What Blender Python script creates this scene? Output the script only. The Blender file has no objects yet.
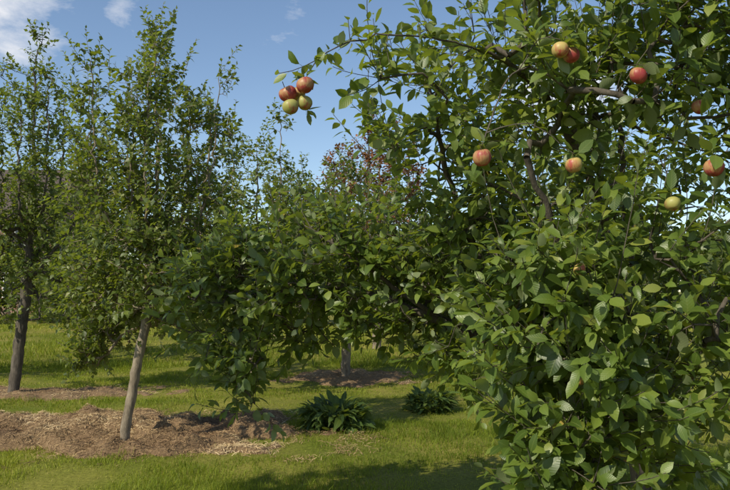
import bpy, math, numpy as np
from mathutils import Vector
rng = np.random.default_rng(7)
scene = bpy.context.scene
scene.view_settings.view_transform = 'Standard'
scene.view_settings.look = 'None'
scene.view_settings.exposure = 0

# ------------------------------------------------------------------ helpers
def unit(v):
    v = np.asarray(v, float)
    n = np.linalg.norm(v, axis=-1, keepdims=True)
    return v / np.maximum(n, 1e-9)

def make_mesh(name, V, F_list, mat, attrs=None, smooth=True, parent=None):
    me = bpy.data.meshes.new(name)
    V = np.asarray(V, dtype=np.float32)
    me.vertices.add(len(V)); me.vertices.foreach_set('co', V.ravel())
    loops = np.concatenate([f.ravel() for f in F_list]).astype(np.int32)
    tot = np.concatenate([np.full(len(f), f.shape[1]) for f in F_list]).astype(np.int32)
    st = np.concatenate([[0], np.cumsum(tot)[:-1]]).astype(np.int32)
    me.loops.add(len(loops)); me.loops.foreach_set('vertex_index', loops)
    me.polygons.add(len(tot)); me.polygons.foreach_set('loop_start', st)
    me.polygons.foreach_set('loop_total', tot)
    me.polygons.foreach_set('use_smooth', np.full(len(tot), smooth, dtype=bool))
    for k, a in (attrs or {}).items():
        at = me.attributes.new(k, 'FLOAT', 'POINT')
        at.data.foreach_set('value', np.asarray(a, dtype=np.float32))
    me.update(calc_edges=True)
    me.materials.append(mat)
    ob = bpy.data.objects.new(name, me)
    scene.collection.objects.link(ob)
    if parent: ob.parent = parent
    return ob

def empty(name):
    e = bpy.data.objects.new(name, None); scene.collection.objects.link(e); return e

_NT = {}
def vnoise(x, y, s=1.0, seed=0):
    if seed not in _NT: _NT[seed] = np.random.default_rng(seed).random((64, 64))
    r = _NT[seed]
    x = np.asarray(x) * s + 100.3; y = np.asarray(y) * s + 100.7
    xi = np.floor(x).astype(int); yi = np.floor(y).astype(int)
    fx = x - xi; fy = y - yi
    fx = fx*fx*(3-2*fx); fy = fy*fy*(3-2*fy)
    g = lambda a, b: r[a % 64, b % 64]
    return (g(xi,yi)*(1-fx)+g(xi+1,yi)*fx)*(1-fy)+(g(xi,yi+1)*(1-fx)+g(xi+1,yi+1)*fx)*fy - .5

# ------------------------------------------------------------------ materials
def new_mat(name):
    m = bpy.data.materials.new(name); m.use_nodes = True
    nt = m.node_tree; nt.nodes.clear()
    out = nt.nodes.new('ShaderNodeOutputMaterial')
    return m, nt, nt.nodes, nt.links, out

def ramp(N, stops):
    r = N.new('ShaderNodeValToRGB'); e = r.color_ramp.elements
    while len(e) < len(stops): e.new(0.5)
    for i, (p, c) in enumerate(stops):
        e[i].position = p; e[i].color = (*c, 1)
    return r

def attr(N, name):
    a = N.new('ShaderNodeAttribute'); a.attribute_name = name; return a.outputs['Fac']

def leaf_material(name, stops, under, rough=0.42, trans=0.28, tcol=(0.34,0.42,0.03), veins=True, spec=0.5):
    m, nt, N, L, out = new_mat(name)
    r = ramp(N, stops); L.new(attr(N, 'rnd'), r.inputs[0])
    col = r.outputs[0]
    geo = N.new('ShaderNodeNewGeometry')
    bumpsrc = None
    if veins:
        ab = N.new('ShaderNodeMath'); ab.operation='ABSOLUTE'; L.new(attr(N,'lu'), ab.inputs[0])
        mr = N.new('ShaderNodeMapRange'); mr.inputs[1].default_value=0.0; mr.inputs[2].default_value=.09
        mr.inputs[3].default_value=.5; mr.inputs[4].default_value=0; L.new(ab.outputs[0], mr.inputs[0])
        m1 = N.new('ShaderNodeMath'); m1.operation='MULTIPLY_ADD'; m1.inputs[1].default_value=-.28
        L.new(ab.outputs[0], m1.inputs[0]); L.new(attr(N,'lt'), m1.inputs[2])
        m2 = N.new('ShaderNodeMath'); m2.operation='MULTIPLY'; m2.inputs[1].default_value=50; L.new(m1.outputs[0], m2.inputs[0])
        m3 = N.new('ShaderNodeMath'); m3.operation='SINE'; L.new(m2.outputs[0], m3.inputs[0])
        mix = N.new('ShaderNodeMix'); mix.data_type='RGBA'
        L.new(mr.outputs[0], mix.inputs[0]); L.new(col, mix.inputs[6]); mix.inputs[7].default_value=(.20,.24,.06,1)
        col = mix.outputs[2]; bumpsrc = m3.outputs[0]
    mixu = N.new('ShaderNodeMix'); mixu.data_type='RGBA'
    L.new(geo.outputs['Backfacing'], mixu.inputs[0]); L.new(col, mixu.inputs[6]); mixu.inputs[7].default_value=(*under,1)
    p = N.new('ShaderNodeBsdfPrincipled'); L.new(mixu.outputs[2], p.inputs['Base Color'])
    rr = N.new('ShaderNodeMix'); rr.data_type='FLOAT'; L.new(geo.outputs['Backfacing'], rr.inputs[0])
    rr.inputs[2].default_value=rough; rr.inputs[3].default_value=.8; L.new(rr.outputs[0], p.inputs['Roughness'])
    p.inputs['Specular IOR Level'].default_value=spec
    if bumpsrc:
        b = N.new('ShaderNodeBump'); b.inputs['Strength'].default_value=.12; b.inputs['Distance'].default_value=.0015
        b.invert=True
        L.new(bumpsrc, b.inputs['Height']); L.new(b.outputs[0], p.inputs['Normal'])
    t = N.new('ShaderNodeBsdfTranslucent'); t.inputs[0].default_value=(*tcol,1)
    ms = N.new('ShaderNodeMixShader'); ms.inputs[0].default_value=trans
    L.new(p.outputs[0], ms.inputs[1]); L.new(t.outputs[0], ms.inputs[2]); L.new(ms.outputs[0], out.inputs[0])
    return m

def bark_material(name, c1, c2, scale=18):
    m, nt, N, L, out = new_mat(name)
    tc = N.new('ShaderNodeTexCoord'); mp = N.new('ShaderNodeMapping'); mp.inputs['Scale'].default_value=(1,1,.3)
    L.new(tc.outputs['Object'], mp.inputs[0])
    n = N.new('ShaderNodeTexNoise'); n.inputs['Scale'].default_value=scale; n.inputs['Detail'].default_value=6; n.inputs['Roughness'].default_value=.7
    L.new(mp.outputs[0], n.inputs['Vector'])
    r = ramp(N, [(.35,c1),(.65,c2)]); L.new(n.outputs['Fac'], r.inputs[0])
    p = N.new('ShaderNodeBsdfPrincipled'); p.inputs['Roughness'].default_value=.9
    L.new(r.outputs[0], p.inputs['Base Color'])
    b = N.new('ShaderNodeBump'); b.inputs['Strength'].default_value=.9; b.inputs['Distance'].default_value=.014
    L.new(n.outputs['Fac'], b.inputs['Height']); L.new(b.outputs[0], p.inputs['Normal'])
    L.new(p.outputs[0], out.inputs[0]); return m

M_apple_leaf = leaf_material('apple_leaf', [(0,(.034,.062,.010)),(.45,(.085,.135,.021)),(.85,(.160,.215,.036)),(.965,(.22,.24,.045)),(1,(.38,.29,.06))], (.175,.215,.10), .42, .32, spec=.5)
M_pear_leaf = leaf_material('orchard_leaf', [(0,(.034,.058,.010)),(.5,(.086,.124,.019)),(.9,(.165,.196,.033)),(1,(.25,.20,.045))], (.145,.175,.065), .46, .33, veins=False, spec=.45)
M_far_leaf = leaf_material('hedge_leaf', [(0,(.030,.048,.011)),(.5,(.070,.090,.019)),(.9,(.135,.142,.032)),(1,(.19,.145,.04))], (.08,.10,.035), .6, .24, veins=False, spec=.3)
M_red_leaf = leaf_material('copper_leaf', [(0,(.10,.062,.022)),(.5,(.23,.090,.035)),(1,(.34,.14,.05))], (.16,.10,.05), .5, .25, tcol=(.40,.17,.05), veins=False)
M_comfrey = leaf_material('comfrey_leaf', [(0,(.024,.048,.010)),(.5,(.050,.088,.016)),(1,(.10,.14,.026))], (.09,.13,.05), .6, .2, spec=.3)
M_bark = bark_material('apple_bark', (.045,.036,.027),(.13,.108,.085), 25)
M_bark_light = bark_material('young_bark', (.11,.085,.06),(.30,.245,.18), 22)

def grass_mat():
    m, nt, N, L, out = new_mat('grass_blades')
    r = ramp(N, [(0,(.080,.120,.010)),(.45,(.190,.235,.022)),(.8,(.32,.33,.045)),(1,(.52,.43,.15))]); L.new(attr(N,'rnd'), r.inputs[0])
    p = N.new('ShaderNodeBsdfPrincipled'); p.inputs['Roughness'].default_value=.6; p.inputs['Specular IOR Level'].default_value=.2
    L.new(r.outputs[0], p.inputs['Base Color'])
    t = N.new('ShaderNodeBsdfTranslucent'); t.inputs[0].default_value=(.46,.50,.04,1)
    ms = N.new('ShaderNodeMixShader'); ms.inputs[0].default_value=.34
    L.new(p.outputs[0], ms.inputs[1]); L.new(t.outputs[0], ms.inputs[2]); L.new(ms.outputs[0], out.inputs[0]); return m
M_grass = grass_mat()

def ground_mat():
    m, nt, N, L, out = new_mat('lawn_ground')
    g = N.new('ShaderNodeNewGeometry')
    n1 = N.new('ShaderNodeTexNoise'); n1.inputs['Scale'].default_value=.8; n1.inputs['Detail'].default_value=5
    n2 = N.new('ShaderNodeTexNoise'); n2.inputs['Scale'].default_value=35; n2.inputs['Detail'].default_value=5; n2.inputs['Roughness'].default_value=.75
    L.new(g.outputs['Position'], n1.inputs['Vector']); L.new(g.outputs['Position'], n2.inputs['Vector'])
    r1 = ramp(N, [(.35,(.13,.16,.022)),(.65,(.26,.24,.06))]); L.new(n1.outputs['Fac'], r1.inputs[0])
    r2 = ramp(N, [(.3,(.4,.4,.35)),(.7,(1.2,1.15,1.05))]); L.new(n2.outputs['Fac'], r2.inputs[0])
    mu = N.new('ShaderNodeMix'); mu.data_type='RGBA'; mu.blend_type='MULTIPLY'; mu.inputs[0].default_value=1
    L.new(r1.outputs[0], mu.inputs[6]); L.new(r2.outputs[0], mu.inputs[7])
    p = N.new('ShaderNodeBsdfPrincipled'); p.inputs['Roughness'].default_value=.9; p.inputs['Specular IOR Level'].default_value=.1
    L.new(mu.outputs[2], p.inputs['Base Color'])
    L.new(p.outputs[0], out.inputs[0]); return m

def mulch_mat():
    m, nt, N, L, out = new_mat('mulch_soil')
    g = N.new('ShaderNodeNewGeometry')
    n2 = N.new('ShaderNodeTexNoise'); n2.inputs['Scale'].default_value=40; n2.inputs['Detail'].default_value=7; n2.inputs['Roughness'].default_value=.8
    L.new(g.outputs['Position'], n2.inputs['Vector'])
    r = ramp(N, [(.3,(.10,.058,.030)),(.55,(.26,.165,.085)),(.75,(.40,.28,.15))]); L.new(n2.outputs['Fac'], r.inputs[0])
    p = N.new('ShaderNodeBsdfPrincipled'); p.inputs['Roughness'].default_value=.95
    L.new(r.outputs[0], p.inputs['Base Color'])
    b = N.new('ShaderNodeBump'); b.inputs['Strength'].default_value=1; b.inputs['Distance'].default_value=.02
    L.new(n2.outputs['Fac'], b.inputs['Height']); L.new(b.outputs[0], p.inputs['Normal'])
    L.new(p.outputs[0], out.inputs[0]); return m
M_mulch = mulch_mat()
def straw_mat():
    m, nt, N, L, out = new_mat('straw_clippings')
    r = ramp(N, [(0,(.11,.06,.03)),(.35,(.27,.165,.08)),(.8,(.50,.35,.18)),(1,(.66,.51,.30))]); L.new(attr(N,'rnd'), r.inputs[0])
    p = N.new('ShaderNodeBsdfPrincipled'); p.inputs['Roughness'].default_value=.8
    L.new(r.outputs[0], p.inputs['Base Color']); L.new(p.outputs[0], out.inputs[0]); return m
M_straw = straw_mat()

# ------------------------------------------------------------------ ground
def gh(x, y):
    x = np.asarray(x, float); y = np.asarray(y, float)
    t = np.clip((y-15)/14, 0, 1); t = t*t*(3-2*t)
    return .35*t + vnoise(x, y, .35, 3)*.12 + vnoise(x, y, 1.6, 4)*.045

u = np.linspace(-1, 1, 321); xs = 14*u + 386*np.sign(u)*np.abs(u)**6
ys = 8 + 20*u + 380*np.sign(u)*np.abs(u)**6
X, Y = np.meshgrid(xs, ys); Z = gh(X, Y)
n = len(xs); idx = np.arange(n*n).reshape(n, n)
F = np.stack([idx[:-1,:-1], idx[:-1,1:], idx[1:,1:], idx[1:,:-1]], -1).reshape(-1, 4)
make_mesh('lawn_ground', np.stack([X, Y, Z], -1).reshape(-1, 3), [F], ground_mat())

MULCH = [(-2.55, 7.85, 1.75, .95, .17), (-5.6, 11.2, 1.9, .85, .07), (-.15, 13.4, 1.3, .85, .08)]
def mulch_r(x, y, c):
    cx, cy, a, b, h = c
    ang = np.arctan2((y-cy)/b, (x-cx)/a)
    r = np.sqrt(((x-cx)/a)**2 + ((y-cy)/b)**2)
    return r / (1 + .14*np.sin(3*ang+cx) + .08*np.sin(7*ang+1.3) + vnoise(x, y, 2.2, 9)*.8 + vnoise(x,y,6,10)*.5)
def mulch_h(x, y, c):
    r = mulch_r(x, y, c)
    prof = np.clip(1.02-r, -.6, 1)
    pos = np.maximum(prof,0); sm = np.minimum(pos/.25,1)
    return gh(x, y) + c[4]*sm**.8*(.45+.55*np.sqrt(pos))*np.maximum(.25,.75+1.2*vnoise(x,y,3.0,11)+.7*vnoise(x,y,9,12)) + np.minimum(prof,0)*.6 + .004
for ci, c in enumerate(MULCH):
    e = empty('mulch_mound')
    gx = np.linspace(-2.2, 2.2, 190)
    X, Y = np.meshgrid(c[0]+gx*c[2], c[1]+gx*c[3]); Z = mulch_h(X, Y, c)
    n = len(gx); idx = np.arange(n*n).reshape(n, n)
    F = np.stack([idx[:-1,:-1], idx[:-1,1:], idx[1:,1:], idx[1:,:-1]], -1).reshape(-1, 4)
    keep = (mulch_r(X, Y, c).reshape(-1)[F] < 1.25).all(1)
    make_mesh('mulch_surface', np.stack([X, Y, Z], -1).reshape(-1, 3), [F[keep]], M_mulch, parent=e)
    n = [62000, 14000, 11000][ci]
    a = rng.random(n)*2*math.pi; r = np.sqrt(rng.random(n))*1.9
    x = c[0]+np.cos(a)*r*c[2]; y = c[1]+np.sin(a)*r*c[3]
    mr = mulch_r(x, y, c); k = mr < .92+.6*rng.random(n)**2.5; x=x[k]; y=y[k]; n=len(x)
    z = np.maximum(mulch_h(x, y, c), gh(x, y)+.012) + rng.random(n)*.018
    P = np.stack([x, y, z], -1)
    th = rng.random(n)*2*math.pi
    D = unit(np.stack([np.cos(th), np.sin(th), rng.normal(0,.28,n)], -1))
    S = unit(np.cross(D, np.array([0,0,1.])+rng.normal(0,.5,(n,3))))
    ln = rng.uniform(.008,.045,n)[:,None]; w = rng.uniform(.0009,.0026,n)[:,None]
    bend = np.stack([np.zeros(n), np.zeros(n), rng.uniform(0,.012,n)], -1)
    V = np.stack([P-D*ln-S*w, P-D*ln+S*w, P+bend-S*w, P+bend+S*w, P+D*ln-S*w, P+D*ln+S*w], 1)
    b = (np.arange(n)*6)[:,None]
    F = np.concatenate([b+np.array([[0,1,3,2]]), b+np.array([[2,3,5,4]])])
    rn = np.clip(rng.random(n)*.6+vnoise(x,y,2.5,15)*.9+.18,0,1)
    make_mesh('straw_clippings', V.reshape(-1,3), [F], M_straw, {'rnd': np.repeat(rn,6)}, False, parent=e)

def in_mulch(x, y):
    m = np.zeros(len(x), bool)
    for c in MULCH:
        r = mulch_r(x, y, c); m |= (r < .78 + .40*rng.random(len(x))) & (rng.random(len(x)) < .97)
    return m
def grass(name, n, y0, y1, hmin, hmax, wmul):
    y = y0 + (y1-y0)*rng.random(n)**1.15
    x = (rng.random(n)*2-1)*(.60*y+1.4)
    k = ~in_mulch(x, y); x=x[k]; y=y[k]; n=len(x)
    patch = 1.2*vnoise(x, y, .9, 21)+.8*vnoise(x,y,3.1,22)+.5*vnoise(x,y,8,24)
    k = rng.random(n) < .74+patch*.75; x=x[k]; y=y[k]; patch=patch[k]; n=len(x)
    z = gh(x, y)-.004
    h = rng.uniform(hmin, hmax, n)*np.maximum(.35,1+patch*1.3)*(1+1.0*(rng.random(n)<.03))
    th = rng.random(n)*2*math.pi
    lean = np.stack([np.cos(th), np.sin(th), np.zeros(n)],-1)*rng.uniform(.15,.9,n)[:,None]
    th2 = rng.random(n)*math.pi
    w = (rng.uniform(.0016,.0032,n)*(y/6.5)**.7*wmul)[:,None]
    S = np.stack([np.cos(th2), np.sin(th2), np.zeros(n)],-1)*w
    P = np.stack([x,y,z],-1); H = np.stack([np.zeros(n),np.zeros(n),h],-1)
    V = np.stack([P-S, P+S, P+H*.6+lean*h[:,None]*.35-S*.8, P+H*.6+lean*h[:,None]*.35+S*.8, P+H*.92+lean*h[:,None]*1.0],1)
    b = (np.arange(n)*5)[:,None]
    rn = np.clip(rng.random(n)*.52+.18-patch*.30+vnoise(x,y,.45,23)*.6+vnoise(x,y,1.9,25)*.35+.35*(rng.random(n)<.06), 0, 1)
    make_mesh(name, V.reshape(-1,3), [b+np.array([[0,1,3,2]]), b+np.array([[2,3,4]])], M_grass, {'rnd':np.repeat(rn,5)}, True)
grass('lawn_grass', 310000, 4.6, 16, .020, .052, 1.05)
grass('rough_grass', 80000, 15, 27, .04, .11, 1.4)

# ------------------------------------------------------------------ leaves
def leaf_template(detail):
    st = [(.18,.68),(.42,1.0),(.72,.78)] if detail else [(.42,1.0)]
    V = [(0,0)]; rows=[]
    for t,w in st:
        rows.append(len(V)); V += [(t,-w),(t,0),(t,w)]
    tip=len(V); V.append((1,0))
    T=[]; Q=[]
    r0=rows[0]; T += [(0,r0+1,r0),(0,r0+2,r0+1)]
    for a,b in zip(rows[:-1], rows[1:]):
        Q += [(a,a+1,b+1,b),(a+1,a+2,b+2,b+1)]
    rl=rows[-1]; T += [(rl,rl+1,tip),(rl+1,rl+2,tip)]
    return np.array(V,float), np.array(T), (np.array(Q) if Q else None)

def build_leaves(name, O, A, Nn, Ln, mat, parent=None, detail=True, wr=(.24,.33), fold=.28, curl=.25, petiole=True, rnd=None):
    n = len(O)
    A = unit(A); S = unit(np.cross(A, Nn)); Nn = np.cross(S, A)
    T, TR, Q = leaf_template(detail)
    half = rng.uniform(*wr, n)*Ln
    fo = rng.uniform(.0, fold*2, n); cu = rng.uniform(-.05, curl*2, n); wav = rng.normal(0,.06,n)
    t = T[:,0][None,:]; us = T[:,1][None,:]
    lx = us*half[:,None]*np.sqrt(1/(1+fo[:,None]**2))
    lz = np.abs(lx)*fo[:,None] - cu[:,None]*t**2*Ln[:,None] + wav[:,None]*us*(t-.4)*Ln[:,None]*1.5
    ly = t*Ln[:,None]*(1-.25*cu[:,None]*t)
    off = (.22*Ln)[:,None] if petiole else np.zeros((n,1))
    V = O[:,None,:] + (ly+off)[...,None]*A[:,None,:] + lx[...,None]*S[:,None,:] + lz[...,None]*Nn[:,None,:]
    k = T.shape[0]
    lu = np.repeat(T[:,1][None,:], n, 0); lt = np.repeat(T[:,0][None,:], n, 0)
    if petiole:
        w = .0009+0*Ln
        P = np.stack([O-S*w[:,None], O+S*w[:,None], O+A*off-S*w[:,None], O+A*off+S*w[:,None]],1)
        V = np.concatenate([V,P],1); k += 4
        lu = np.concatenate([lu, np.zeros((n,4))],1); lt = np.concatenate([lt, np.zeros((n,4))],1)
    b = (np.arange(n)*k)[:,None,None]
    F = [(b+TR[None]).reshape(-1,3)]
    if Q is not None: F.append((b+Q[None]).reshape(-1,4))
    if petiole: F.append((b+np.array([[[k-4,k-3,k-1,k-2]]])).reshape(-1,4))
    if rnd is None: rnd = rng.random(n)
    return make_mesh(name, V.reshape(-1,3), F, mat, {'rnd':np.repeat(rnd,k),'lu':lu.ravel(),'lt':lt.ravel()}, True, parent)

# ------------------------------------------------------------------ trees
class Tree:
    def __init__(s):
        s.B=np.zeros((200000,3)); s.C=np.full(200000,9.0); s.n=0; s.par=[]; s.chains=[]
        s.lo=[]; s.la=[]; s.ln=[]; s.ll=[]
    @property
    def pos(s): return s.B
    def add(s,q,last,att):
        s.B[s.n]=q; s.C[s.n]=0. if att else 9.; s.n+=1; s.par.append(-1 if last is None else last); return s.n-1
    def poly(s, parent, pts, step=.07, jit=.006, att=True):
        pts=[np.array(p,float) for p in pts]
        P=[2*pts[0]-pts[1]]+pts+[2*pts[-1]-pts[-2]]; out=[]
        for i in range(1,len(P)-2):
            p0,p1,p2,p3=P[i-1:i+3]; m=max(1,int(np.linalg.norm(p2-p1)/step))
            for j in range(m):
                t=j/m
                out.append(.5*((2*p1)+(-p0+p2)*t+(2*p0-5*p1+4*p2-p3)*t*t+(-p0+3*p1-3*p2+p3)*t**3))
        out.append(pts[-1])
        if parent is not None: out=out[1:]
        ch=[parent] if parent is not None else []
        last=parent
        for q in out:
            last=s.add(q+rng.normal(0,jit,3),last,att); ch.append(last)
        s.chains.append(ch); return ch
    def nearest(s, p):
        A=s.B[:s.n]; d=A-p; d=np.sqrt((d*d).sum(1))+s.C[:s.n]
        d=d+np.maximum(0,A[:,2]-p[2])*.35
        return int(np.argmin(d))
    def shoot(s, start, d, length, leafL, spacing, up=.3, bare=.1):
        d=unit(d); k=max(2,int(length/.06)); p=s.B[start].copy(); last=start; ch=[start]; pts=[p]
        for i in range(k):
            d=unit(d+np.array([0,0,up*.12])+rng.normal(0,.07,3)); p=p+d*length/k
            last=s.add(p,last,False); ch.append(last); pts.append(p)
        s.chains.append(ch)
        pts=np.array(pts); m=max(3,int(length/spacing)); ph=rng.random()*6.28
        i=np.arange(m); t=bare+(1-bare)*(i+.5)/m; f=t*(len(pts)-1); j=np.minimum(f.astype(int),len(pts)-2)
        q=pts[j]+(pts[j+1]-pts[j])*(f-j)[:,None]; ax=unit(pts[j+1]-pts[j]); ang=(ph+i*2.4)[:,None]
        r=unit(np.cross(ax,[.3,.2,1.])); r2=np.cross(ax,r); rad=r*np.cos(ang)+r2*np.sin(ang); t=t[:,None]
        a=unit(rad*(.9-.5*t)+ax*(.35+.5*t)+np.array([0,0,-.22])+rng.normal(0,.22,(m,3)))
        n=unit(ax*.55+np.array([0,0,.55])-rad*.15+rng.normal(0,.33,(m,3)))
        l=leafL*rng.uniform(.55,1.15,m)*(1-.4*t[:,0]**4)
        s.lo.append(q); s.la.append(a); s.ln.append(n); s.ll.append(l)
    def rosette(s, p, d, leafL, k):
        a=unit(rng.normal(0,1,(k,3))+np.array([0,0,.1])+.6*d)
        n=unit(np.array([0,0,.8])+.3*d+rng.normal(0,.35,(k,3)))
        s.lo.append(p+rng.normal(0,.006,(k,3))); s.la.append(a); s.ln.append(n); s.ll.append(leafL*rng.uniform(.6,1.1,k))
    def grow(s, targets, leafL=.075, spacing=.024, nsh=(2,4), sl=(.12,.38), up=.5, ros=.45, rk=(3,7), center=None):
        base=s.B[:s.n].copy(); T=np.array(targets); ends=[]
        d=np.array([np.min(np.linalg.norm(base-t,axis=1)) for t in T])
        for ti in np.argsort(d):
            t=T[ti]; i=s.nearest(t); p0=s.B[i].copy(); v=t-p0; dist=np.linalg.norm(v)
            if dist<.04: ch=[i,i]
            else:
                pi=s.par[i]; pd=unit(p0-s.B[pi]) if pi>=0 else np.array([0,0,1.])
                mid=p0+v*.45+pd*dist*.15+np.array([0,0,.08*dist])+rng.normal(0,.03*dist,3)
                ch=s.poly(i,[p0,mid,t],.08,.005)
            end=ch[-1]; ends.append(end); dr=unit(s.B[end]-s.B[ch[-2]]+1e-6)
            out=unit(t-center) if center is not None else dr
            for k in range(rng.integers(*nsh)):
                st=ch[-1] if k==0 else ch[max(1,len(ch)-1-int(rng.integers(0,4)))]
                dd=unit(dr*.5+out*.45+np.array([0,0,up*rng.uniform(.2,1.4)])+rng.normal(0,.42,3))
                s.shoot(st,dd,rng.uniform(*sl),leafL,spacing,up)
            for q in ch[1:-1]:
                if rng.random()<ros: s.rosette(s.B[q].copy(),unit(rng.normal(0,1,3)+[0,0,.5]),leafL,int(rng.integers(*rk)))
        return ends
    def build(s, name, bark, leafmat, rbase, tip=.0015, detail=True, sides=8, shift=0, wr=(.24,.33), **kw):
        e=empty(name)
        n=s.n; P=s.B[:n]; ex=2.25
        acc=np.zeros(n)
        for i in range(n-1,-1,-1):
            acc[i]+= (tip**ex)*.35 + (tip**ex if acc[i]==0 else 0)
            if s.par[i]>=0: acc[s.par[i]]+=acc[i]
        R=np.maximum(acc**(1/ex),tip)
        R=tip*(R/tip)**(math.log(rbase/tip)/math.log(R[0]/tip))
        Vs=[];Fs=[];off=0
        for ch in s.chains:
            if len(ch)<2 or ch[0]==ch[1]: continue
            p=P[ch]; r=R[ch].copy()
            if s.chains[0] is not ch: r[0]=min(r[0], r[1]*1.25)
            k=sides if r[1]>.008 else (5 if r[1]>.004 else 3)
            tg=unit(np.gradient(p,axis=0)); nrm=np.cross(tg[0],[.31,.9,.2]); nrm=nrm/np.linalg.norm(nrm)
            rings=[]
            a=np.arange(k)*2*math.pi/k
            for j in range(len(ch)):
                nrm=nrm-tg[j]*np.dot(nrm,tg[j]); nrm/=max(np.linalg.norm(nrm),1e-6); b=np.cross(tg[j],nrm)
                rr=r[j]*(1+.06*np.sin(j*1.7)*(r[j]>.01))
                rings.append(p[j]+rr*(np.cos(a)[:,None]*nrm+np.sin(a)[:,None]*b))
            V=np.concatenate(rings); m=len(ch)
            ii=np.arange(m-1)[:,None]*k; jj=np.arange(k)[None]; j2=(jj+1)%k
            F=np.stack([ii+jj, ii+j2, ii+k+j2, ii+k+jj],-1).reshape(-1,4)+off
            Vs.append(V);Fs.append(F);off+=len(V)
        make_mesh('trunk_and_branches',np.concatenate(Vs),[np.concatenate(Fs)],bark,parent=e)
        O=np.concatenate(s.lo);A=np.concatenate(s.la);N=np.concatenate(s.ln);Ln=np.concatenate(s.ll)
        rn=np.clip(rng.random(len(O))*.95+vnoise(O[:,0]+O[:,2],O[:,1]+O[:,2]*.7,1.8,31)*.4+shift,0,1)
        rn=np.where(rng.random(len(O))<.004,1,rn*.95)
        build_leaves('leaves',O,A,N,Ln,leafmat,e,detail,wr=wr,rnd=rn,petiole=detail,**kw)
        print(name,'leaves',len(O),'nodes',n)
        return e

def in_ell(c, r, n, shell=.0):
    v=unit(rng.normal(0,1,(n,3))); rad=(shell+(1-shell)*rng.random(n))**(1/3)
    return np.array(c)+v*rad[:,None]*np.array(r)

# ---- foreground apple tree
t=Tree()
trunk=t.poly(None,[(1.72,4.45,-.08),(1.70,4.43,.40),(1.66,4.38,.80)],att=False)
b=trunk[-1]
L1=t.poly(b,[t.pos[b],(1.1,4.4,1.10),(.45,4.6,1.42),(-.2,4.7,1.62),(-.8,4.8,1.55)])
L2=t.poly(b,[t.pos[b],(1.35,3.9,1.3),(1.0,3.5,1.75),(.75,3.25,2.2)])
L3=t.poly(b,[t.pos[b],(1.6,4.2,1.5),(1.5,4.1,2.2),(1.45,4.0,3.0)])
L4=t.poly(b,[t.pos[b],(1.95,4.0,1.3),(2.3,3.6,1.8),(2.5,3.3,2.3)])
L5=t.poly(L3[8],[t.pos[L3[8]],(1.15,3.75,2.3),(.75,3.4,2.66),(.3,3.1,2.72),(-.05,2.97,2.66),(-.20,2.92,2.56),(-.265,2.89,2.475)],.06)
L6=t.poly(b,[t.pos[b],(1.25,3.7,1.05),(1.0,3.2,1.10),(.85,2.95,1.0)])
L7=t.poly(b,[t.pos[b],(1.8,4.8,1.5),(1.7,5.3,2.0),(1.4,5.6,2.4)])
L8=t.poly(L1[10],[t.pos[L1[10]],(.6,4.3,2.0),(.4,4.0,2.6),(.3,3.9,3.1)])
L9=t.poly(L1[18],[t.pos[L1[18]],(-.35,4.6,2.0),(-.4,4.7,2.25)])
L10=t.poly(b,[t.pos[b],(1.7,3.8,1.1),(1.5,3.2,1.30),(1.4,2.9,1.4)])
tg=[in_ell((1.6,3.9,2.0),(1.12,1.2,1.15),270,.25),
    in_ell((.84,2.95,1.30),(.28,.4,.55),76),
    in_ell((.76,2.90,.86),(.16,.25,.20),18),
    in_ell((1.20,3.2,1.30),(.45,.6,.52),82),
    in_ell((1.15,3.3,.88),(.24,.35,.16),16),
    in_ell((-.05,4.8,1.64),(.88,.55,.48),155),
    in_ell((-.82,4.8,1.52),(.42,.4,.40),62),
    in_ell((-.72,4.55,1.06),(.12,.15,.26),15),
    in_ell((.50,4.0,2.50),(.34,.6,.70),40),
    in_ell((.14,3.6,2.50),(.14,.3,.42),10),
    in_ell((1.3,3.2,2.70),(.85,.6,.5),100),
    in_ell((2.3,3.2,2.1),(.6,.8,.8),76),
    in_ell((.70,4.5,1.50),(.5,.5,.60),66),
    in_ell((1.6,5.2,1.9),(1.0,.8,.9),50)]
ends=t.grow(np.concatenate(tg),leafL=.098,spacing=.028,nsh=(2,4),sl=(.10,.38),up=.5,rk=(3,6),center=np.array([1.3,4.4,1.5]))
for i in ends:
    p=t.B[i]
    if rng.random()<.17 and p[2]>1.5:
        t.shoot(i,np.array([0,-.05,1.])+rng.normal(0,.28,3)+.25*unit(p-np.array([1.3,4.4,1.5])),rng.uniform(.3,.65),.086,.032,.5,.15)
for i in L5[12:]:
    if rng.random()<.8: t.rosette(t.pos[i].copy(),np.array([0,0,.5]),.07,5)
for i in L5[14::3]: t.shoot(i,np.array([-.4,-.2,.1])+rng.normal(0,.6,3),rng.uniform(.08,.2),.075,.024)
e_=L5[-1]; t.rosette(t.pos[e_].copy(),np.array([-.2,-.3,-.2]),.07,7); t.rosette(t.pos[e_]+np.array([0,.05,-.13]),np.array([0,.4,-.8]),.065,5)
AP=[(-.318,2.88,2.405,.038,0),(-.245,2.86,2.435,.038,0),(-.303,2.85,2.343,.035,2),(-.250,2.90,2.372,.034,2),(-.285,2.94,2.42,.034,1),
    (.44,2.64,2.095,.039,0),(.79,2.66,2.07,.034,1),(.735,2.62,2.50,.034,1),(.785,2.65,2.49,.033,0),(1.29,2.60,2.05,.038,0),
    (1.34,2.80,2.33,.034,0),(1.05,2.68,2.42,.035,0),(1.22,2.8,1.94,.032,2),(.84,2.78,1.68,.026,1),
    (.84,2.80,1.25,.026,1),(1.05,2.95,.92,.034,2)]
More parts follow.
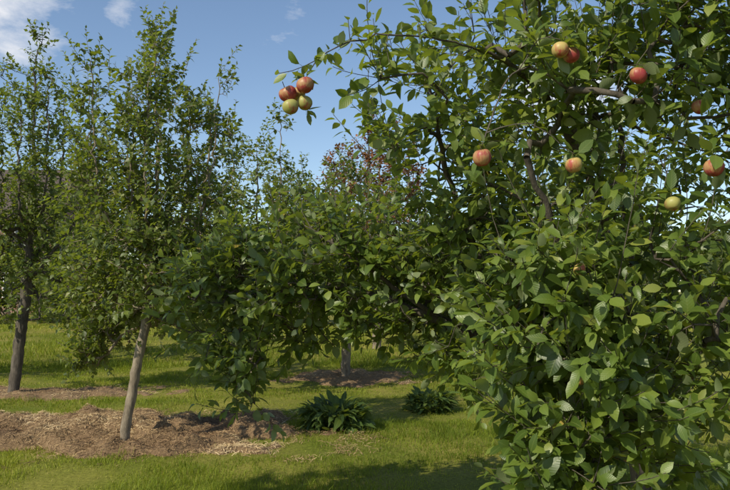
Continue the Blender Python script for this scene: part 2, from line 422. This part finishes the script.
def clear_front(x,y,z,rr):
    # no leaf blades growing through the fruit
    for a in range(len(t.lo)):
        q=np.atleast_2d(t.lo[a])+t.la[a]*(t.ll[a][:,None]*.7); v=np.array([x,y-.06,z])
        k=np.linalg.norm(q-v,axis=1)>rr
        if not k.all(): t.lo[a]=t.lo[a][k]; t.la[a]=t.la[a][k]; t.ln[a]=t.ln[a][k]; t.ll[a]=t.ll[a][k]
for (x,y,z,r,m) in AP: clear_front(x,y,z,r*1.7)
for (x,y,z,r,m) in AP[5:]:
    p=np.array([x,y,z+r*1.25]); i=t.nearest(p+[0,.03,.05]); q=t.B[i].copy()
    c=t.poly(i,[q,(q+p)/2+[0,0,.04+.1*np.linalg.norm(q-p)],p],.05,.002)
    t.rosette(t.B[c[-1]].copy(),np.array([0,.7,.8]),.08,6); t.rosette(t.B[c[-1]]+[0,.05,-.03],np.array([0,.9,-.2]),.08,4)
apple_tree=t.build('apple_tree',M_bark,M_apple_leaf,.065,sides=10,wr=(.23,.33))

# ---- apples
def apple_mat(name, red, base, amount):
    m, nt, N, L, out = new_mat(name)
    tc=N.new('ShaderNodeTexCoord')
    n=N.new('ShaderNodeTexNoise'); n.inputs['Scale'].default_value=26; n.inputs['Detail'].default_value=6; n.inputs['Roughness'].default_value=.75
    mp=N.new('ShaderNodeMapping'); mp.inputs['Scale'].default_value=(3.6,3.6,.35); L.new(tc.outputs['Object'],mp.inputs[0])
    L.new(mp.outputs[0],n.inputs['Vector'])
    n2=N.new('ShaderNodeTexNoise'); n2.inputs['Scale'].default_value=13; L.new(tc.outputs['Object'],n2.inputs['Vector'])
    ad=N.new('ShaderNodeMath'); ad.operation='MULTIPLY_ADD'; ad.inputs[1].default_value=1.2; L.new(n2.outputs['Fac'],ad.inputs[0]); L.new(n.outputs['Fac'],ad.inputs[2])
    mr=N.new('ShaderNodeMapRange'); mr.inputs[1].default_value=1.24-amount; mr.inputs[2].default_value=1.46-amount; L.new(ad.outputs[0],mr.inputs[0])
    mx=N.new('ShaderNodeMix'); mx.data_type='RGBA'; mx.inputs[6].default_value=(*base,1); mx.inputs[7].default_value=(*red,1); L.new(mr.outputs[0],mx.inputs[0])
    p=N.new('ShaderNodeBsdfPrincipled'); p.inputs['Roughness'].default_value=.45; p.inputs['Specular IOR Level'].default_value=.35; L.new(mx.outputs[2],p.inputs['Base Color'])
    L.new(p.outputs[0],out.inputs[0]); return m
MA=[apple_mat('apple_red',(.30,.045,.045),(.40,.22,.10),.28),apple_mat('apple_blush',(.36,.075,.055),(.44,.33,.11),.14),apple_mat('apple_green',(.34,.09,.06),(.33,.31,.09),.12)]
def stem_mat():
    m, nt, N, L, out = new_mat('apple_stem'); p=N.new('ShaderNodeBsdfPrincipled'); p.inputs['Base Color'].default_value=(.08,.055,.03,1); p.inputs['Roughness'].default_value=.8
    L.new(p.outputs[0],out.inputs[0]); return m
MS=stem_mat()
def apple(name, pos, r, mat, parent=None, tilt=(0,0,0)):
    nu,nv=24,18; V=[];F=[]
    sx,sy,lop=rng.uniform(.94,1.06),rng.uniform(.94,1.06),rng.normal(0,.06)
    for i in range(nv+1):
        ph=math.pi*i/nv
        for j in range(nu):
            th=2*math.pi*j/nu
            rr=math.sin(ph)*(1+.03*math.cos(5*th)*(1 if ph>1.6 else .3))*(1-.14*(1-math.cos(ph))*.5)
            z=math.cos(ph)*.90 - .30*math.exp(-(ph/.36)**2) + .17*math.exp(-((math.pi-ph)/.3)**2)
            V.append((rr*r*math.cos(th)*sx,rr*r*math.sin(th)*sy,z*r+lop*rr*r*math.cos(th)))
    for i in range(nv):
        for j in range(nu):
            F.append((i*nu+j,(i+1)*nu+j,(i+1)*nu+(j+1)%nu,i*nu+(j+1)%nu))
    ob=make_mesh(name,V,[np.array(F)],mat,parent=parent)
    SV=[];SF=[]
    for i,(z,xo) in enumerate([(.55,0),(.85,.02),(1.1,.06),(1.4,.14)]):
        for j in range(6):
            a=j*math.pi/3; SV.append((xo*r+.0016*math.cos(a),.0016*math.sin(a),z*r))
    for i in range(3):
        for j in range(6): SF.append((i*6+j,i*6+(j+1)%6,(i+1)*6+(j+1)%6,(i+1)*6+j))
    st=make_mesh(name+'_stem',SV,[np.array(SF)],MS); st.parent=ob
    ob.location=pos; ob.rotation_euler=tilt
    return ob
for i,(x,y,z,r,m) in enumerate(AP):
    apple('apple_%d'%(i+1),(x,y,z),r,MA[m],apple_tree,(rng.normal(0,.35),rng.normal(0,.35),rng.random()*6))

# ---- upright orchard trees
def upright_tree(name, base, lean, zcrown, top, rad, ntg, rb, leafL=.06, mat=M_pear_leaf, bark=M_bark_light, leaders=6, low=0, spacing=.028, shift=0, detail=False, wr=(.27,.37), sl=(.12,.34), bulk=.5, extra=None, upper=1.0):
    t=Tree(); bx,by=base; bz=float(gh(bx,by))
    tp=np.array([bx+lean[0],by+lean[1],zcrown])
    tr=t.poly(None,[(bx,by,bz-.08),(bx+lean[0]*.45,by+lean[1]*.4,bz+(zcrown-bz)*.45),tuple(tp)],att=False,jit=.004)
    c=t.poly(tr[-1],[tp,tp+[lean[0]*.2+.03,0,(top-zcrown)*.45],tp+[.0,.05,(top-zcrown)*.93]],jit=.012)
    H=top-zcrown; T=[]
    for k in range(leaders):
        a=2*math.pi*(k+rng.random()*.7)/leaders; s0=c[min(len(c)-2,int(1+k*len(c)*.35/leaders))]
        R=rad*rng.uniform(.6,1.0); tz=zcrown+H*rng.uniform(.62,.98)
        e=tp+[math.cos(a)*R*.8*upper,math.sin(a)*R*.8,tz-tp[2]]
        m=tp+[math.cos(a)*R*.7,math.sin(a)*R*.7,(tz-tp[2])*.42]
        l=t.poly(s0,[t.pos[s0],m,e],jit=.014)
        P=np.array([t.pos[i] for i in l[3:]])
        q=P[rng.integers(0,len(P),int(ntg*(.92-bulk)/leaders))]; hh=(q[:,2:3]-zcrown)/H
        T.append(q+rng.normal(0,1,q.shape)*rad*.15*(1.2-hh*.8))
    P=np.array([t.pos[i] for i in c[3:]]); q=P[rng.integers(0,len(P),int(ntg*.08))]; T.append(q+rng.normal(0,1,q.shape)*rad*.12)
    n=int(ntg*bulk); z=rng.beta(1.25,2.3,n); a=rng.random(n)*2*math.pi
    prof=np.sin(np.clip(z*.85+.22,0,1)*math.pi)**.6
    r=rng.random(n)**.42*rad*prof
    T.append(np.stack([tp[0]+np.cos(a)*r,tp[1]+np.sin(a)*r,zcrown-low+z*(H+low)],-1))
    if extra is not None: T.append(extra)
    t.grow(np.concatenate(T),leafL=leafL,spacing=spacing,nsh=(2,4),sl=sl,up=.8,ros=.5,rk=(3,6),center=tp+[0,0,.3])
    return t.build(name,bark,mat,rb,detail=detail,sides=10,shift=shift,wr=wr)

upright_tree('added_shade_tree',(-2.42,7.15),(.22,.08),1.40,4.50,.86,680,.048,.084,low=.20,leaders=9,upper=1.12,
    extra=np.concatenate([in_ell((-2.92,7.7,.98),(.24,.3,.36),52),in_ell((-2.62,7.9,1.2),(.25,.3,.25),26),in_ell((-1.95,7.5,1.25),(.35,.4,.22),26),in_ell((-2.75,7.4,1.6),(.38,.4,.35),45),in_ell((-2.1,7.3,1.7),(.5,.4,.35),40)]))
upright_tree('added_shade_tree',(-5.45,11.1),(.12,.1),1.6,5.7,1.25,640,.085,.105,leaders=8,low=.5,bark=M_bark,spacing=.035)
upright_tree('added_shade_tree',(-1.80,11.5),(.0,.1),1.3,4.3,1.35,560,.065,.105,leaders=6,low=.5,shift=.05,spacing=.035)
upright_tree('added_shade_tree',(-.37,13.3),(.05,0),1.35,4.0,1.8,540,.09,.120,leaders=7,low=.35,spacing=.04)
upright_tree('added_shade_tree',(3.6,12.5),(.05,0),1.35,4.8,1.6,400,.09,.120,leaders=7,low=.3,spacing=.04)
upright_tree('added_shade_tree',(-9.2,12.5),(.05,0),1.35,5.2,1.6,380,.09,.120,leaders=7,low=.3,spacing=.04)
upright_tree('added_shade_tree',(-6.4,16.5),(.05,0),1.35,4.6,1.8,420,.09,.14,leaders=7,low=.6,spacing=.045)
# added tree, out of frame beside the camera, to shade the foreground lawn
upright_tree('added_shade_tree',(-3.4,2.2),(.1,.05),1.4,4.9,1.0,340,.07,.105,leaders=8,low=.2,spacing=.035)
upright_tree('copper_tree',(.30,18.5),(.05,0),2.2,6.2,1.7,620,.12,.14,mat=M_red_leaf,leaders=8,low=.6,spacing=.04)

# ------------------------------------------------------------------ comfrey plants
def comfrey(x, y, w, h, n):
    z=float(gh(x,y)); e=empty('comfrey_plant')
    a=rng.random(n)*2*math.pi; el=rng.uniform(-.1,1.2,n)
    r0=np.sqrt(rng.random(n))*w*.34; hz=rng.uniform(0,h*.6,n)
    O=np.stack([x+np.cos(a)*r0,y+np.sin(a)*r0,z+hz],-1)
    A=np.stack([np.cos(a)*np.cos(el),np.sin(a)*np.cos(el),np.sin(el)*.9],-1)+rng.normal(0,.3,(n,3))
    N=np.stack([-np.cos(a)*.6,-np.sin(a)*.6,np.ones(n)],-1)+rng.normal(0,.35,(n,3))
    build_leaves('comfrey_leaves',O,A,N,rng.uniform(.06,.17,n)*w/.8,M_comfrey,e,True,wr=(.17,.27),curl=.5)
    return e
comfrey(-.34,8.2,.90,.40,760); comfrey(.86,9.6,.74,.32,520)

# ------------------------------------------------------------------ background trees
def tree_mass(name, blobs, per, size, mat):
    e=empty(name); Os=[];rn=[]
    for (x,y,z,rx,ry,rz) in blobs:
        k=int(per*(rx*rz)); sub=in_ell((x,y,z),(rx*.85,ry*.85,rz*.85),26,.3); rr=rng.uniform(.22,.42,26)*min(rx,rz)
        pick=rng.integers(0,26,k); v=unit(rng.normal(0,1,(k,3)))*(rng.uniform(.55,1.05,k))[:,None]
        Os.append(sub[pick]+v*rr[pick][:,None]); rn.append(np.clip(rng.random(k)*.5+rng.random(26)[pick]*.3+rng.random()*.2,0,1))
    O=np.concatenate(Os); n=len(O)
    A=rng.normal(0,1,(n,3)); N=rng.normal(0,.6,(n,3))+[0,-.2,.9]
    build_leaves('foliage',O,A,N,rng.uniform(.6,1.3,n)*size,mat,e,False,petiole=False,wr=(.3,.42),rnd=np.concatenate(rn))
    tv=[];tf=[]
    for (x,y,z,rx,ry,rz) in blobs:
        g=float(gh(x,y)); o=len(tv)
        for (zz,r) in [(g-.2,.22),(g+1.2,.16),(z,.10),(z+rz*.7,.04)]:
            for j in range(8): tv.append((x+r*math.cos(j*math.pi/4)+.05*zz,y+r*math.sin(j*math.pi/4),zz))
        for i in range(3):
            for j in range(8): tf.append((o+i*8+j,o+i*8+(j+1)%8,o+(i+1)*8+(j+1)%8,o+(i+1)*8+j))
    make_mesh('trunks',tv,[np.array(tf)],M_bark,parent=e)
blobs=[]
for x in np.arange(-28,30,2.3):
    h=rng.uniform(1.6,2.2); blobs.append((x+rng.normal(0,.5),26.5+rng.normal(0,1.0),.6+h*.8,rng.uniform(1.5,2.1),1.5,h))
tree_mass('background_trees',blobs,1150,.18,M_far_leaf)
blobs=[]
for x in np.arange(-56,58,6):
    h=rng.uniform(2.4,3.6); blobs.append((x+rng.normal(0,1),50+rng.normal(0,2),1.6+h*.8,rng.uniform(3,4.4),3,h))
tree_mass('background_trees',blobs,420,.34,M_far_leaf)

# ------------------------------------------------------------------ brick house behind the trees on the far left
def simple_mat(name,col,rough=.8):
    m, nt, N, L, out = new_mat(name); g=N.new('ShaderNodeNewGeometry')
    n=N.new('ShaderNodeTexNoise'); n.inputs['Scale'].default_value=6; n.inputs['Detail'].default_value=6; L.new(g.outputs['Position'],n.inputs['Vector'])
    r=ramp(N,[(.3,tuple(c*.7 for c in col)),(.7,tuple(min(1,c*1.2) for c in col))]); L.new(n.outputs['Fac'],r.inputs[0])
    p=N.new('ShaderNodeBsdfPrincipled'); p.inputs['Roughness'].default_value=rough; L.new(r.outputs[0],p.inputs['Base Color']); L.new(p.outputs[0],out.inputs[0]); return m
def brick_mat():
    m, nt, N, L, out = new_mat('brick_wall'); tc=N.new('ShaderNodeTexCoord'); mp=N.new('ShaderNodeMapping'); mp.inputs['Rotation'].default_value=(math.radians(90),0,0)
    L.new(tc.outputs['Object'],mp.inputs[0]); b=N.new('ShaderNodeTexBrick'); L.new(mp.outputs[0],b.inputs['Vector'])
    b.inputs['Color1'].default_value=(.28,.12,.08,1); b.inputs['Color2'].default_value=(.20,.09,.06,1); b.inputs['Mortar'].default_value=(.32,.29,.25,1)
    b.inputs['Scale'].default_value=1; b.inputs['Brick Width'].default_value=.225; b.inputs['Row Height'].default_value=.075; b.inputs['Mortar Size'].default_value=.01
    p=N.new('ShaderNodeBsdfPrincipled'); p.inputs['Roughness'].default_value=.9; L.new(b.outputs['Color'],p.inputs['Base Color']); L.new(p.outputs[0],out.inputs[0]); return m
def box(name,x0,x1,y0,y1,z0,z1,mat,parent):
    V=[(x,y,z) for x in (x0,x1) for y in (y0,y1) for z in (z0,z1)]
    F=np.array([(0,1,3,2),(4,6,7,5),(0,4,5,1),(2,3,7,6),(0,2,6,4),(1,5,7,3)])
    return make_mesh(name,V,[F],mat,smooth=False,parent=parent)
h=empty('brick_house'); MB=brick_mat(); MR=simple_mat('roof_tiles',(.085,.062,.05)); MW=simple_mat('white_frames',(.75,.75,.72)); MG=simple_mat('window_glass',(.03,.035,.04),.1)
hx0,hx1,hy0,hy1,g0,ev,rg=-30,-15.8,36,44,.3,5.4,8.4
V=[(hx0,hy0,g0),(hx1,hy0,g0),(hx1,hy1,g0),(hx0,hy1,g0),(hx0,hy0,ev),(hx1,hy0,ev),(hx1,hy1,ev),(hx0,hy1,ev),(hx0,40,rg-.15),(hx1,40,rg-.15)]
make_mesh('walls',V,[np.array([(0,1,5,4),(2,3,7,6)]),np.array([(1,2,6,9,5),(3,0,4,8,7)])],MB,smooth=False,parent=h)
V=[(hx0-.3,hy0-.4,ev-.2),(hx1+.3,hy0-.4,ev-.2),(hx1+.3,40,rg),(hx0-.3,40,rg),(hx1+.3,hy1+.4,ev-.2),(hx0-.3,hy1+.4,ev-.2)]
make_mesh('roof',V,[np.array([(0,1,2,3),(3,2,4,5)])],MR,smooth=False,parent=h)
box('chimney',-25.2,-24.2,39.6,40.4,7.6,9.6,MB,h)
for wx in (-28,-24.5,-21,-17.8):
    for wz in (1.2,3.6):
        box('window_frame',wx-.55,wx+.55,hy0-.04,hy0+.02,wz,wz+1.3,MW,h)
        box('window_pane',wx-.47,wx-.03,hy0-.06,hy0-.03,wz+.08,wz+1.22,MG,h); box('window_pane',wx+.03,wx+.47,hy0-.06,hy0-.03,wz+.08,wz+1.22,MG,h)
box('door',-23.3,-22.4,hy0-.05,hy0+.02,g0,g0+2.1,simple_mat('door_paint',(.05,.12,.08),.4),h)

# ------------------------------------------------------------------ light & sky
el=math.radians(41); az=math.radians(224)
sd=Vector((math.sin(az)*math.cos(el),math.cos(az)*math.cos(el),math.sin(el)))
sl=bpy.data.lights.new('sun','SUN'); sl.energy=5.0; sl.angle=math.radians(.53); sl.color=(1,.93,.74)
so=bpy.data.objects.new('sun',sl); scene.collection.objects.link(so); so.rotation_euler=(-sd).to_track_quat('-Z','Y').to_euler()
w=bpy.data.worlds.new('World'); scene.world=w; w.use_nodes=True; N=w.node_tree.nodes; L=w.node_tree.links; N.clear()
out=N.new('ShaderNodeOutputWorld'); bg=N.new('ShaderNodeBackground'); bg.inputs[1].default_value=.145
sky=N.new('ShaderNodeTexSky'); sky.sky_type='NISHITA'; sky.sun_disc=False; sky.sun_elevation=el; sky.sun_rotation=az; sky.air_density=1.0; sky.dust_density=.3; sky.ozone_density=1.8
tc=N.new('ShaderNodeTexCoord'); mp=N.new('ShaderNodeMapping'); mp.inputs['Scale'].default_value=(1,1,2.0); L.new(tc.outputs['Generated'],mp.inputs[0])
nz=N.new('ShaderNodeTexNoise'); nz.inputs['Scale'].default_value=8; nz.inputs['Detail'].default_value=9; nz.inputs['Roughness'].default_value=.62; nz.inputs['Distortion'].default_value=.2
L.new(mp.outputs[0],nz.inputs['Vector'])
acc=None
for (cx,cy,cz,rad,gain) in [(-.42,.84,.355,.10,.95),(-.31,.89,.345,.05,.8),(-.11,.93,.36,.05,.5),(.26,.93,.27,.12,.8),(.8,.5,.35,.3,.8),(-.9,.2,.4,.35,.8),(0,-1,.3,.5,.8)]:
    v=Vector((cx,cy,cz)).normalized()
    d=N.new('ShaderNodeVectorMath'); d.operation='DISTANCE'; L.new(tc.outputs['Generated'],d.inputs[0]); d.inputs[1].default_value=v
    m=N.new('ShaderNodeMapRange'); m.interpolation_type='SMOOTHSTEP'; m.inputs[1].default_value=0; m.inputs[2].default_value=rad*1.4; m.inputs[3].default_value=gain*.40; m.inputs[4].default_value=0; L.new(d.outputs['Value'],m.inputs[0])
    if acc is None: acc=m.outputs[0]
    else:
        a=N.new('ShaderNodeMath'); a.operation='MAXIMUM'; L.new(acc,a.inputs[0]); L.new(m.outputs[0],a.inputs[1]); acc=a.outputs[0]
ad=N.new('ShaderNodeMath'); ad.operation='ADD'; L.new(acc,ad.inputs[0]); L.new(nz.outputs['Fac'],ad.inputs[1])
r=ramp(N,[(.68,(0,0,0)),(.95,(1,1,1))]); L.new(ad.outputs[0],r.inputs[0])
mx=N.new('ShaderNodeMix'); mx.data_type='RGBA'; L.new(r.outputs[0],mx.inputs[0]); L.new(sky.outputs[0],mx.inputs[6]); mx.inputs[7].default_value=(6.0,6.1,6.4,1)
L.new(mx.outputs[2],bg.inputs[0]); L.new(bg.outputs[0],out.inputs[0])

# ------------------------------------------------------------------ camera
cd=bpy.data.cameras.new('camera'); cd.lens=35; cd.sensor_width=36; cd.clip_end=1500; cd.clip_start=.05
cam=bpy.data.objects.new('camera',cd); scene.collection.objects.link(cam)
cam.location=(0,0,1.6); cam.rotation_euler=(math.radians(90+3.6),0,0)
scene.camera=cam
